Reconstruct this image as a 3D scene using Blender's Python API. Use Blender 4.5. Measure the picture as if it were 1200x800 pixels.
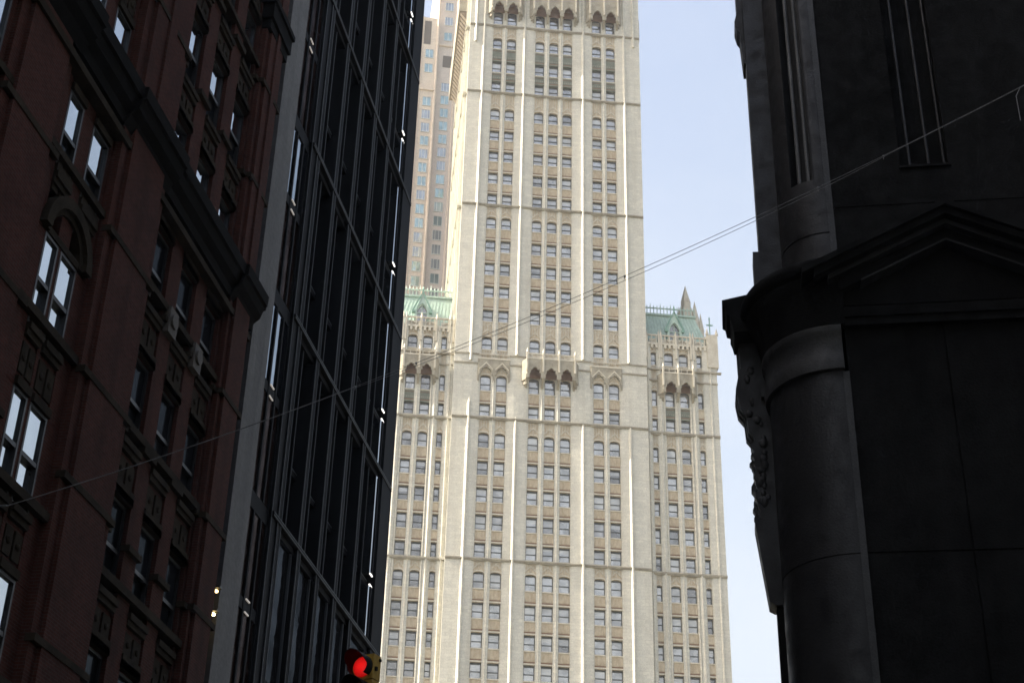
import bpy, bmesh, math, random
from mathutils import Vector, Matrix
random.seed(7)
for o in list(bpy.data.objects): bpy.data.objects.remove(o, do_unlink=True)
scn = bpy.context.scene
COL = scn.collection
R = math.radians
sin, cos, pi = math.sin, math.cos, math.pi

# ------------------------------------------------------------------ camera
FPX = 1796.4
Zc = Vector((82, 3100, FPX)).normalized()
Yc = Vector((342, -1050, FPX)); Yc = (Yc - Zc * Yc.dot(Zc)).normalized()
Xc = Yc.cross(Zc)
if Xc.x < 0: Xc = -Xc
EYE = Vector((0, 0, 1.6))
def w_of(c): return Vector((Xc.dot(c), Yc.dot(c), Zc.dot(c)))
right, up, fwd = w_of(Vector((1, 0, 0))), w_of(Vector((0, 1, 0))), w_of(Vector((0, 0, 1)))
def ray(px, py): return w_of(Vector((px - 600, 400 - py, FPX)))
cam = bpy.data.cameras.new('camera'); co = bpy.data.objects.new('camera', cam); COL.objects.link(co)
co.matrix_world = Matrix(((right.x, up.x, -fwd.x, EYE.x), (right.y, up.y, -fwd.y, EYE.y), (right.z, up.z, -fwd.z, EYE.z), (0, 0, 0, 1)))
cam.sensor_width = 36; cam.lens = FPX / 1200 * 36; cam.clip_end = 9000; cam.clip_start = 0.1
scn.camera = co
scn.render.resolution_x, scn.render.resolution_y = 1024, 682
# ------------------------------------------------------------------ light
SUN_EL = 36.0; SUN_ROT = 252.2
world = bpy.data.worlds.new('World'); scn.world = world; world.use_nodes = True
nt = world.node_tree; bg = nt.nodes['Background']
sky = nt.nodes.new('ShaderNodeTexSky'); sky.sky_type = 'NISHITA'; sky.sun_disc = False
sky.sun_elevation = R(SUN_EL); sky.sun_rotation = R(SUN_ROT)
sky.air_density = 1.0; sky.dust_density = 8.0; sky.ozone_density = 1.0
# thin bright summer haze and cirrus low in the sky
tc = nt.nodes.new('ShaderNodeTexCoord'); sx = nt.nodes.new('ShaderNodeSeparateXYZ'); nt.links.new(tc.outputs['Generated'], sx.inputs[0])
mr = nt.nodes.new('ShaderNodeMapRange'); nt.links.new(sx.outputs[2], mr.inputs[0]); mr.interpolation_type = 'SMOOTHSTEP'
for i_, v_ in enumerate((.15, 1.0, .92, .0)): mr.inputs[i_ + 1].default_value = v_
mp = nt.nodes.new('ShaderNodeMapping'); nt.links.new(tc.outputs['Generated'], mp.inputs[0]); mp.inputs['Scale'].default_value = (1.6, 1.6, 5)
nz = nt.nodes.new('ShaderNodeTexNoise'); nt.links.new(mp.outputs[0], nz.inputs['Vector']); nz.inputs['Scale'].default_value = 2.2; nz.inputs['Detail'].default_value = 6
mr2 = nt.nodes.new('ShaderNodeMapRange'); nt.links.new(nz.outputs[0], mr2.inputs[0])
for i_, v_ in enumerate((.35, .7, .8, 1.1)): mr2.inputs[i_ + 1].default_value = v_
mu = nt.nodes.new('ShaderNodeMath'); mu.operation = 'MULTIPLY'; nt.links.new(mr.outputs[0], mu.inputs[0]); nt.links.new(mr2.outputs[0], mu.inputs[1])
mx = nt.nodes.new('ShaderNodeMix'); mx.data_type = 'RGBA'; nt.links.new(mu.outputs[0], mx.inputs['Factor']); nt.links.new(sky.outputs[0], mx.inputs[6]); mx.inputs[7].default_value = (2.25, 2.4, 2.55, 1)
nt.links.new(mx.outputs[2], bg.inputs[0]); bg.inputs[1].default_value = 0.15
sl = bpy.data.lights.new('sun', 'SUN'); sl.energy = 4.3; sl.angle = R(0.5); sl.color = (1, .92, .78)
so = bpy.data.objects.new('sun', sl); COL.objects.link(so)
sd = Vector((sin(R(SUN_ROT)) * cos(R(SUN_EL)), cos(R(SUN_ROT)) * cos(R(SUN_EL)), sin(R(SUN_EL))))
so.rotation_euler = sd.to_track_quat('Z', 'Y').to_euler(); so.location = (0, 0, 300)
scn.view_settings.view_transform = 'Standard'; scn.view_settings.look = 'None'
scn.view_settings.gamma = 1; scn.view_settings.exposure = 1.42
scn.render.engine = 'CYCLES'
scn.cycles.use_denoising = True
scn.cycles.max_bounces = 8; scn.cycles.filter_width = 1.6

# ------------------------------------------------------------------ helpers
class MB:
    def __init__(s): s.v = []; s.f = []; s.m = []
    def face(s, pts, mi=0):
        b = len(s.v); s.v += [tuple(p) for p in pts]; s.f.append(list(range(b, b + len(pts)))); s.m.append(mi)
    def box(s, u0, u1, w0, w1, z0, z1, mi=0):        # u along the front, w out of it, z up
        b = len(s.v)
        for z in (z0, z1):
            for (u, w) in ((u0, w1), (u1, w1), (u1, w0), (u0, w0)): s.v.append((u, -w, z))
        for q in ((0, 1, 5, 4), (1, 2, 6, 5), (2, 3, 7, 6), (3, 0, 4, 7), (4, 5, 6, 7), (3, 2, 1, 0)):
            s.f.append([b + i for i in q]); s.m.append(mi)
    def prism(s, poly, w0, w1, mi=0):                 # outline in (u, z), counter-clockwise from the front
        n = len(poly); b = len(s.v)
        s.v += [(u, -w1, z) for u, z in poly] + [(u, -w0, z) for u, z in poly]
        s.f.append([b + i for i in range(n)]); s.m.append(mi)
        s.f.append([b + n + i for i in reversed(range(n))]); s.m.append(mi)
        for i in range(n):
            j = (i + 1) % n; s.f.append([b + i, b + n + i, b + n + j, b + j]); s.m.append(mi)
    def prism_side(s, poly, u0, u1, mi=0):            # outline in (w, z), extruded along u
        n = len(poly); b = len(s.v)
        s.v += [(u0, -w, z) for w, z in poly] + [(u1, -w, z) for w, z in poly]
        s.f.append([b + i for i in range(n)]); s.m.append(mi)
        s.f.append([b + n + i for i in reversed(range(n))]); s.m.append(mi)
        for i in range(n):
            j = (i + 1) % n; s.f.append([b + i, b + n + i, b + n + j, b + j]); s.m.append(mi)
    def prism_up(s, poly, z0, z1, mi=0):              # outline in (u, w), extruded up
        n = len(poly); b = len(s.v)
        s.v += [(u, -w, z0) for u, w in poly] + [(u, -w, z1) for u, w in poly]
        s.f.append([b + i for i in reversed(range(n))]); s.m.append(mi)
        s.f.append([b + n + i for i in range(n)]); s.m.append(mi)
        for i in range(n):
            j = (i + 1) % n; s.f.append([b + i, b + j, b + n + j, b + n + i]); s.m.append(mi)
    def cone(s, c, r, h, n=6, mi=0):
        u, w, z = c; b = len(s.v)
        s.v += [(u + r * cos(2 * pi * i / n), -w + r * sin(2 * pi * i / n), z) for i in range(n)] + [(u, -w, z + h)]
        for i in range(n): s.f.append([b + i, b + (i + 1) % n, b + n]); s.m.append(mi)
        s.f.append([b + i for i in reversed(range(n))]); s.m.append(mi)
    def strip(s, path, off, z0, z1, mi=0):            # moulding that follows a plan polyline (u, w)
        for (a, c) in zip(path[:-1], path[1:]):
            if abs(a[0] - c[0]) < 1e-4: continue
            q = [(a[0], a[1] + off), (c[0], c[1] + off), (c[0], c[1] - .1), (a[0], a[1] - .1)]
            s.prism_up([(x, y) for x, y in reversed(q)], z0, z1, mi)
    def tube(s, p, q, r, n=8, mi=0):
        p, q = Vector(p), Vector(q); d = (q - p).normalized()
        a = d.orthogonal().normalized(); c = d.cross(a); b = len(s.v)
        for e in (p, q):
            for i in range(n): s.v.append(tuple(e + r * (a * cos(2 * pi * i / n) + c * sin(2 * pi * i / n))))
        for i in range(n):
            j = (i + 1) % n; s.f.append([b + i, b + j, b + n + j, b + n + i]); s.m.append(mi)
        s.f.append([b + i for i in reversed(range(n))]); s.m.append(mi)
        s.f.append([b + n + i for i in range(n)]); s.m.append(mi)
    def blob(s, c, r, sc=(1, 1, 1), mi=0):
        bm = bmesh.new(); bmesh.ops.create_icosphere(bm, subdivisions=2, radius=r); b = len(s.v)
        for v in bm.verts:
            k = 1 + .18 * sin(7 * v.co.x / r + 3 * v.co.z / r) * cos(5 * v.co.y / r)
            s.v.append((c[0] + v.co.x * sc[0] * k, c[1] + v.co.y * sc[1] * k, c[2] + v.co.z * sc[2] * k))
        for f in bm.faces: s.f.append([b + v.index for v in f.verts]); s.m.append(mi)
        bm.free()
    def mesh(s, name, mats, smooth=None):
        me = bpy.data.meshes.new(name); me.from_pydata(s.v, [], s.f)
        for m in (mats if isinstance(mats, (list, tuple)) else [mats]): me.materials.append(m)
        for p, mi in zip(me.polygons, s.m): p.material_index = mi
        bm = bmesh.new(); bm.from_mesh(me); bmesh.ops.recalc_face_normals(bm, faces=bm.faces); bm.to_mesh(me); bm.free()
        if smooth:
            for p in me.polygons: p.use_smooth = True
            me.set_sharp_from_angle(angle=R(smooth))
        return me
    def build(s, name, mats, parent=None, smooth=None, bevel=0):
        return link(name, s.mesh(name, mats, smooth), parent, bevel)
def link(name, me, parent=None, bevel=0, loc=None):
    o = bpy.data.objects.new(name, me); COL.objects.link(o)
    if parent: o.parent = parent
    if loc: o.location = loc
    if bevel:
        b = o.modifiers.new('bevel', 'BEVEL'); b.width = bevel; b.segments = 2; b.limit_method = 'ANGLE'
    return o
def thing(name, label, cat, loc=(0, 0, 0), rz=0, group=None):
    o = bpy.data.objects.new(name, None); COL.objects.link(o); o.location = loc; o.rotation_euler = (0, 0, rz)
    o['label'] = label; o['category'] = cat
    if group: o['group'] = group
    return o

# ------------------------------------------------------------------ materials
class NT:
    def __init__(s, name):
        s.m = bpy.data.materials.new(name); s.m.use_nodes = True; s.t = s.m.node_tree
        s.p = s.t.nodes['Principled BSDF']; s.out = s.t.nodes['Material Output']
    def n(s, typ, **kw):
        x = s.t.nodes.new(typ)
        for k, v in kw.items():
            if k in x.inputs: x.inputs[k].default_value = v
            else: setattr(x, k, v)
        return x
    def l(s, a, b): s.t.links.new(a, b)
    def mix(s, a, b, fac, blend='MIX'):
        x = s.t.nodes.new('ShaderNodeMix'); x.data_type = 'RGBA'; x.blend_type = blend
        for sock, val in ((x.inputs['Factor'], fac), (x.inputs[6], a), (x.inputs[7], b)):
            if hasattr(val, 'is_output'): s.l(val, sock)
            elif isinstance(val, (int, float)): sock.default_value = val
            else: sock.default_value = (*val, 1)
        return x.outputs[2]
    def pos(s): return s.n('ShaderNodeNewGeometry').outputs['Position']
    def objc(s): return s.n('ShaderNodeTexCoord').outputs['Object']
    def scale(s, vec, sc):
        m = s.n('ShaderNodeMapping'); s.l(vec, m.inputs[0]); m.inputs['Scale'].default_value = sc; return m.outputs[0]
    def noise(s, vec, sc, detail=4, lo=.35, hi=.65):
        x = s.n('ShaderNodeTexNoise'); s.l(vec, x.inputs['Vector']); x.inputs['Scale'].default_value = sc; x.inputs['Detail'].default_value = detail
        r = s.n('ShaderNodeMapRange'); s.l(x.outputs['Fac'], r.inputs[0]); r.inputs[1].default_value = lo; r.inputs[2].default_value = hi
        return r.outputs[0]
    def bump(s, h, strength=.3, dist=.02):
        b = s.n('ShaderNodeBump'); s.l(h, b.inputs['Height']); b.inputs['Strength'].default_value = strength; b.inputs['Distance'].default_value = dist
        s.l(b.outputs[0], s.p.inputs['Normal'])
def facade_uv(k):
    c = k.objc(); sp = k.n('ShaderNodeSeparateXYZ'); k.l(c, sp.inputs[0])
    ad = k.n('ShaderNodeMath', operation='ADD'); k.l(sp.outputs[0], ad.inputs[0]); k.l(sp.outputs[1], ad.inputs[1])
    cb = k.n('ShaderNodeCombineXYZ'); k.l(ad.outputs[0], cb.inputs[0]); k.l(sp.outputs[2], cb.inputs[1]); return cb.outputs[0]
def masonry(name, c1, c2, stain, bw, bh, mortar=.012, rough=.75, mortar_c=None, streak=.5, large=.06, bumpy=.3, spec=.4):
    k = NT(name); k.p.inputs['Specular IOR Level'].default_value = spec; uv = facade_uv(k); p = k.pos()
    br = k.n('ShaderNodeTexBrick'); k.l(uv, br.inputs['Vector']); br.inputs['Scale'].default_value = 1
    br.inputs['Brick Width'].default_value = bw; br.inputs['Row Height'].default_value = bh; br.inputs['Mortar Size'].default_value = mortar
    br.inputs['Color1'].default_value = (*c1, 1); br.inputs['Color2'].default_value = (*c2, 1)
    br.inputs['Mortar'].default_value = (*(mortar_c or [x * .7 for x in c1]), 1); br.inputs['Bias'].default_value = 0
    c = br.outputs['Color']
    c = k.mix(c, stain, _m(k, k.noise(p, large * 10, 5, .45, .8), streak * .6))
    c = k.mix(c, stain, _m(k, k.noise(k.scale(p, (1.2, 1.2, .05)), 1.0, 4, .5, .85), streak))
    fine = k.noise(p, 6, 3, .3, .7)
    c = k.mix(c, k.mix((.86, .86, .86), (1.1, 1.1, 1.1), fine), 1.0, 'MULTIPLY')
    k.l(c, k.p.inputs['Base Color']); k.p.inputs['Roughness'].default_value = rough
    ad = k.n('ShaderNodeMath', operation='ADD'); k.l(br.outputs['Fac'], ad.inputs[0]); ad.inputs[0].default_value = 0
    iv = k.n('ShaderNodeMath', operation='MULTIPLY'); k.l(br.outputs['Fac'], iv.inputs[0]); iv.inputs[1].default_value = -1
    k.l(iv.outputs[0], ad.inputs[0]); k.l(fine, ad.inputs[1]); k.bump(ad.outputs[0], bumpy, .02)
    return k.m
def _m(k, sock, f):
    m = k.n('ShaderNodeMath', operation='MULTIPLY'); k.l(sock, m.inputs[0]); m.inputs[1].default_value = f; return m.outputs[0]
def rough_mat(name, c, stain, rough=.7, sc=2.0, amt=.6, metallic=0, bumpy=.2, stretch=(1, 1, 1), spec=.4):
    k = NT(name); k.p.inputs['Specular IOR Level'].default_value = spec; p = k.scale(k.pos(), stretch)
    n1 = k.noise(p, sc, 5); n2 = k.noise(p, sc * 9, 3)
    col = k.mix(c, stain, _m(k, n1, amt)); col = k.mix(col, k.mix((.85, .85, .85), (1.12, 1.12, 1.12), n2), 1.0, 'MULTIPLY')
    k.l(col, k.p.inputs['Base Color']); k.p.inputs['Roughness'].default_value = rough; k.p.inputs['Metallic'].default_value = metallic
    k.bump(n2, bumpy, .01); return k.m
def glass(name, base, refl, tint=(1, 1, 1), rough=.03, wavy=.04, var=.35):
    k = NT(name); k.t.nodes.remove(k.p)
    d = k.n('ShaderNodeBsdfDiffuse'); g = k.n('ShaderNodeBsdfGlossy'); m = k.n('ShaderNodeMixShader')
    g.inputs['Roughness'].default_value = rough
    pw = k.noise(k.scale(k.pos(), (1, 1, .6)), .45, 2)
    k.l(k.mix(base, [b * (1 - var) for b in base], pw), d.inputs['Color'])
    k.l(k.mix(tint, [t * (1 - var) for t in tint], k.noise(k.pos(), .8, 1)), g.inputs['Color'])
    bp = k.n('ShaderNodeBump'); k.l(k.noise(k.pos(), 1.1, 2, .2, .8), bp.inputs['Height']); bp.inputs['Strength'].default_value = wavy; bp.inputs['Distance'].default_value = .3
    k.l(bp.outputs[0], g.inputs['Normal'])
    m.inputs[0].default_value = refl; k.l(d.outputs[0], m.inputs[1]); k.l(g.outputs[0], m.inputs[2]); k.l(m.outputs[0], k.out.inputs[0])
    return k.m
def emit(name, c, s):
    k = NT(name); k.p.inputs['Base Color'].default_value = (*[x * .5 for x in c], 1)
    k.p.inputs['Emission Color'].default_value = (*c, 1); k.p.inputs['Emission Strength'].default_value = s; return k.m

M = {}
M['terra'] = masonry('cream_terracotta', (.63, .605, .51), (.545, .525, .45), (.44, .41, .335), 1.1, .46, .014, .6, (.47, .44, .37), .7)
M['terra_plain'] = rough_mat('carved_terracotta', (.58, .54, .44), (.44, .39, .30), .65, 1.2, .7)
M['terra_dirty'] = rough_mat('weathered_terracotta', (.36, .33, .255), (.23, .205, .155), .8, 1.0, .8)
M['ochre'] = rough_mat('ochre_back_panel', (.50, .37, .22), (.40, .28, .16), .8, 1.5, .6)
M['tan'] = rough_mat('tan_spandrel', (.55, .475, .345), (.41, .325, .22), .7, 3.5, .85, 0, .3, (1, 1, .35))
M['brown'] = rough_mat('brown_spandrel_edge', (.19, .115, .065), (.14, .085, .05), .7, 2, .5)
M['soffit'] = rough_mat('shade_brown_soffit', (.22, .18, .125), (.13, .105, .075), .85, 1.2, .8)  # shade under the side balcony is put into this brown
M['bronze'] = rough_mat('green_bronze_panel', (.20, .215, .165), (.12, .135, .105), .6, 1.5, .7)
M['copper'] = rough_mat('green_copper_roof', (.42, .53, .455), (.32, .43, .37), .6, .7, .7, 0, .2, (1, 1, .15))
M['copper_d'] = rough_mat('dark_copper_trim', (.20, .34, .27), (.14, .26, .21), .6, 1, .6)
M['sash'] = rough_mat('dark_green_sash', (.075, .085, .08), (.055, .06, .055), .5, 3, .5)
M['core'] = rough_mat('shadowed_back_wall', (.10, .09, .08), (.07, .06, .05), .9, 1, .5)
M['gA'] = glass('window_glass', (.22, .24, .26), .48, (1, .95, .87))
M['gB'] = glass('window_glass_pale_blind', (.50, .51, .49), .34, (1, .95, .88), .05)
M['gC'] = glass('window_glass_dark', (.11, .115, .12), .30, (1, .95, .88))
M['gD'] = glass('window_glass_grey_blind', (.30, .31, .31), .36, (1, .95, .88), .04)

# ================================================================== setting
def plane(name, x0, x1, y0, y1, z, m):
    b = MB(); b.face([(x0, y0, z), (x1, y0, z), (x1, y1, z), (x0, y1, z)]); o = b.build(name, m); o['kind'] = 'structure'; return o
M['ground'] = rough_mat('city_ground', (.22, .21, .18), (.15, .15, .12), .9, .08, .7)
M['asphalt'] = rough_mat('asphalt', (.05, .05, .05), (.035, .035, .035), .85, .8, .7)
M['paving'] = masonry('concrete_paving', (.26, .25, .24), (.23, .22, .21), (.14, .13, .12), 1.5, 1.5, .02, .85)
M['paint'] = rough_mat('road_paint', (.75, .75, .72), (.5, .5, .48), .7, 3, .6)
plane('ground', -4000, 4000, -4000, 4000, -.16, M['ground'])
plane('road', -11.4, -1.2, -40, 62, -.13, M['asphalt'])
b = MB(); b.box(-1.1, 1.9, -19, 40, -.14, 0); b.box(-1.2, -1.1, -19, 40, -.14, .004); o = b.build('pavement', M['paving']); o['kind'] = 'structure'
b = MB(); b.box(-15, -11.5, -62, 40, -.14, 0); b.box(-11.5, -11.4, -62, 40, -.14, .004); o = b.build('pavement', M['paving']); o['kind'] = 'structure'
b = MB()
for i in range(12): b.face([(-6.4, -10 + i * 6, -.126), (-6.28, -10 + i * 6, -.126), (-6.28, -7 + i * 6, -.126), (-6.4, -7 + i * 6, -.126)])
for i in range(9): b.face([(-10.9 + i * 1.1, 16, -.126), (-10.4 + i * 1.1, 16, -.126), (-10.4 + i * 1.1, 19, -.126), (-10.9 + i * 1.1, 19, -.126)])
o = b.build('road_markings', M['paint']); o['kind'] = 'structure'

# ================================================================== cream skyscraper
P0 = Vector((-32.96, 185.09, 0)); TH = R(15.6)
sky_t = thing('skyscraper', 'tall cream terracotta skyscraper with green copper wing roofs standing in sunlight between the dark buildings', 'skyscraper', P0, TH)
nU = Vector((sin(TH), -cos(TH), 0)); uU = Vector((cos(TH), sin(TH), 0))
cam_u, cam_w = (EYE - P0).dot(uU), (EYE - P0).dot(nU)
rows = [(171.9, 169.1, 1), (166.3, 164.0, 1), (161.5, 159.2, 0), (157.4, 155.4, 0), (152.05, 149.75, 1), (147.8, 145.8, 0), (143.85, 141.8, 0),
        (139.8, 137.7, 0), (135.9, 133.9, 0), (131.65, 129.5, 1), (127.55, 125.4, 0), (123.55, 121.4, 0), (119.6, 117.6, 0), (115.6, 113.55, 0),
        (111.1, 108.95, 1), (104.9, 102.35, 1), (100.4, 98.45, 0), (95.9, 93.6, 1), (91.65, 89.5, 0), (87.7, 85.55, 0), (83.8, 81.55, 0),
        (79.75, 77.65, 0), (75.7, 73.4, 1), (71.5, 69.35, 0), (67.5, 65.4, 0), (63.55, 61.45, 0), (59.5, 57.4, 0), (55.45, 53.3, 0)]
TOPZ = 192
win_jobs = []       # (distance score, u, w, zb, width, height, variant)
win_cache = {}
WVAR = [(0, 2, 1), (.18, 2, 1), (.3, 2, 1), (.45, 2, 1), (.45, 3, 4), (.6, 2, 1), (.75, 3, 1), (1, 2, 1), (1, 3, 1), (0, 3, 4), (.3, 3, 4), (.85, 2, 4)]
def window_mesh(W, H, var, mb=None, at=(0, 0, 0)):
    fresh = mb is None
    if fresh: mb = MB()
    u0, w0, z0 = at; f = .11
    def bx(a, b_, c, d, e, g, mi): mb.box(u0 + a, u0 + b_, w0 + c, w0 + d, z0 + e, z0 + g, mi)
    bx(-W / 2, -W / 2 + f, -.12, 0, 0, H, 0); bx(W / 2 - f, W / 2, -.12, 0, 0, H, 0)
    bx(-W / 2 + f, W / 2 - f, -.12, 0, 0, f, 0); bx(-W / 2 + f, W / 2 - f, -.12, .02, H - .24, H, 0)  # head rail made deep in dark sash colour to stand for recess shade
    mid = H * .45
    bx(-W / 2 + f, W / 2 - f, -.10, .01, mid - .05, mid + .05, 0)
    bl, bmat, gmat = WVAR[var]
    for (za_, zb_, back) in ((f, mid - .05, .03), (mid + .05, H - .24, 0)):
        cut = H - .24 - bl * (H - .24 - f)
        if cut < zb_ - .03:
            cz = max(cut, za_)
            bx(-W / 2 + f, W / 2 - f, -.12 - back, -.05 - back, cz, zb_, bmat)
            if cz > za_ + .02: bx(-W / 2 + f, W / 2 - f, -.12 - back, -.055 - back, za_, cz - .002, gmat)
        else: bx(-W / 2 + f, W / 2 - f, -.12 - back, -.05 - back, za_, zb_, gmat)
    return mb
WM = [M['sash'], M['gA'], M['gB'], M['gD'], M['gC']]
def add_window(u, w, zb, W, H, dark=False):
    d2 = (u - cam_u) ** 2 + (w - cam_w) ** 2 + zb ** 2
    var = random.choices(range(12), ([6, 3, 3, 3, 1, 2, 2, 1, 2, 1, 1, 1] if not dark else [1, 0, 1, 0, 2, 0, 1, 0, 1, 6, 4, 1]))[0]
    win_jobs.append((W * H / d2, u, w, zb, W, H, var))
span_jobs = []
def arch_outline(W, zt, rise, n=8):
    """right-to-left points of an arched head, spring at zt-rise"""
    out = []
    for i in range(n + 1):
        a = pi * i / n; x = W / 2 * (abs(cos(a)) ** .8) * (1 if cos(a) >= 0 else -1); out.append((x, zt - rise + rise * sin(a) ** .75))
    return out
def bay(us, W, w, rlist, wide_edges, bronze=(), dark=False, root=sky_t):
    """window columns centred at us: mullions, windows, spandrels and tracery panels"""
    es = [wide_edges[0]]
    for a in us: es += [a - W / 2, a + W / 2]
    es.append(wide_edges[1])
    z_lo = rlist[-1][1] - .4
    for i in range(0, len(es), 2):
        b = MB(); b.box(es[i], es[i + 1], w - .6, w + .04, z_lo, rlist[0][0] + 2.2)
        c = (es[i] + es[i + 1]) / 2
        if es[i + 1] - es[i] > .3:
            b.prism_up([(c - .13, w + .04), (c - .04, w + .16), (c + .04, w + .16), (c + .13, w + .04)][::-1], z_lo, rlist[0][0] + .8)
        b.build('mullion', M['terra'], root)
    for u in us:
        for i, (zt, zb, ar) in enumerate(rlist):
            add_window(u, w - .44, zb, W - .02, zt - zb, dark)
            above = rlist[i - 1][1] if i else zt + 2.2
            span_jobs.append((W / ((u - cam_u) ** 2 + cam_w ** 2 + zt ** 2), u, w, W, zt, above, ar, i in bronze))
def add_span(mb, u, w, W, zt, za, ar, bronze):
    """mats: 0 cream, 1 tan, 2 brown, 3 bronze"""
    rise = .3 if W < 1.2 else (.55 if zt > 88 else .42)
    gap = za - zt
    rich = ar and gap > 1.5 and not bronze
    body = 0 if rich or (ar and not bronze) else (3 if bronze else 1)
    if rich: body = 1
    head = (arch_outline(W, zt, rise) if ar else [(W / 2, zt), (-W / 2, zt)])
    zs = zt - rise if ar else zt
    poly = [(u - W / 2, za), (u - W / 2, zs)] + [(u + x, z) for x, z in reversed(head)][0 if not ar else 1:] + [(u + W / 2, za)]
    poly2 = []
    for p in poly:
        if not poly2 or (abs(p[0] - poly2[-1][0]) + abs(p[1] - poly2[-1][1])) > 1e-4: poly2.append(p)
    mb.prism(poly2, w - .42, w - .13, body)
    mb.box(u - W / 2, u + W / 2, w - .13, w - .02, za - .16, za - .002, 0)          # sill
    if ar:
        hood = [(u + x * 1.0, z) for x, z in arch_outline(W, zt, rise)]
        out = [(u + x * 1.0, z + .2) for x, z in arch_outline(W, zt, rise)]
        mb.prism(hood + out[::-1], w - .13, w - .06, 0)
        if rich:
            z0, z1 = zt + .3, za - .2; n = 4; s_ = W / n
            for k in range(n + 1):
                x = min(max(u - W / 2 + k * s_, u - W / 2 + .05), u + W / 2 - .05)
                mb.box(x - .045, x + .045, w - .13, w - .03, z0 + (.25 if k % 2 else 0), z1, 0)
            for k in (0, 2):
                a = u - W / 2 + k * s_; c = a + s_; e = c + s_; zz = z1 - .12
                for (p, q) in ((a, c), (e, c)):
                    mb.prism([(p, zz - .75), (p, zz - .58), (q, zz + .12), (q, zz - .05)][::(1 if p > q else -1)], w - .13, w - .04, 0)
            mb.prism([(u - W / 2, z0 - .05), (u, z0 + .75), (u + W / 2, z0 - .05), (u + W / 2, z0 + .1), (u, z0 + .95), (u - W / 2, z0 + .1)][::-1], w - .13, w - .035, 0)
    else:
        mb.box(u - W / 2, u + W / 2, w - .13, w - .05, zt, zt + .2, 0 if not bronze else 3)          # lintel
        mb.box(u - W / 2, u + W / 2, w - .13, w - .075, zt + .2, zt + .40, 2)
        if bronze: mb.box(u - W / 2, u + W / 2, w - .13, w - .06, za - .5, za - .4, 2); mb.box(u - W / 2, u + W / 2, w - .13, w - .09, zt + .75, zt + .82, 0)
        for k in range(5):
            x = u - W / 2 + (k + .5) * W / 5
            mb.box(x - .08, x + .08, w - .13, w - .07, zt + .5, za - .3, body)
SPM = [M['terra_plain'], M['tan'], M['brown'], M['bronze']]
def pier_profile(ua, ub, rib, rise=.06, w0=0.0):
    return [(ua, -.7), (ub, -.7), (ub, w0), (rib + .3, w0 + rise), (rib - .3, w0 + rise), (ua, w0)]
def pier(ua, ub, rib, z0, z1, ribs, w0=.12, name='pier', rise=.06, root=sky_t, extra=()):
    b = MB(); b.prism_up(pier_profile(ua, ub, rib, rise, w0), z0, z1)
    for (r, a, c) in [(rib, a, c) for a, c in ribs] + list(extra):
        wr = w0 + rise - .02
        b.prism_up([(r + .25, wr), (r + .12, wr + .3), (r - .04, wr + .32), (r - .28, wr)], a, c)
        if c < z1 - 1: b.cone((r, wr + .1, c), .22, .9, 4)
    return b.build(name, M['terra'], root)
RIBS = [(40, 97.6), (108.2, TOPZ)]
piers = [(-8.07, -4.55, -5.75), (-.35, 2.25, .75), (8.65, 11.4, 10.15), (15.55, 19.3, 16.75)]
for i, (a, c, r) in enumerate(piers):
    pier(a, c, r, 0, TOPZ, [(40, 100.2), (106.9, TOPZ)] if i == 0 else RIBS, extra=[(-7.05, 165.0, TOPZ)] if i == 0 else ([(18.3, 166.5, TOPZ)] if i == 3 else []))
b = MB(); b.box(-7.9, 19.15, -27, -.62, 0, TOPZ); b.build('tower_core', M['core'], sky_t)
bay([-3.55, -1.32], 1.5, 0, rows, (-4.55, -.35), (2, 3))
bay([3.25, 5.5, 7.7], 1.5, 0, rows, (2.25, 8.65), (2, 3))
bay([12.38, 14.6], 1.5, 0, rows, (11.4, 15.55), (2, 3))
# mouldings that run round the piers
path = []
for (a, c, r) in piers: path += [(a, .12), (r - .3, .2), (r + .3, .2), (c, .12)]
def course(z, off, h, name='string_course', pth=path):
    b = MB(); b.strip(pth, off + .1, z - h / 2, z + h / 2); b.strip(pth, off, z - h / 2 - .16, z - h / 2 - .004)
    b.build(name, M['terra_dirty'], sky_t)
for z in (168.55, 155.0, 133.6, 98.05, 77.35): course(z, .12, .17)
for z in (108.0, 106.5):
    for (a, c, r) in piers: b = MB(); b.strip([(a, .12), (r - .3, .2), (r + .3, .2), (c, .12)], .14, z - .1, z + .1); b.build('string_course', M['terra_dirty'], sky_t)
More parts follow.
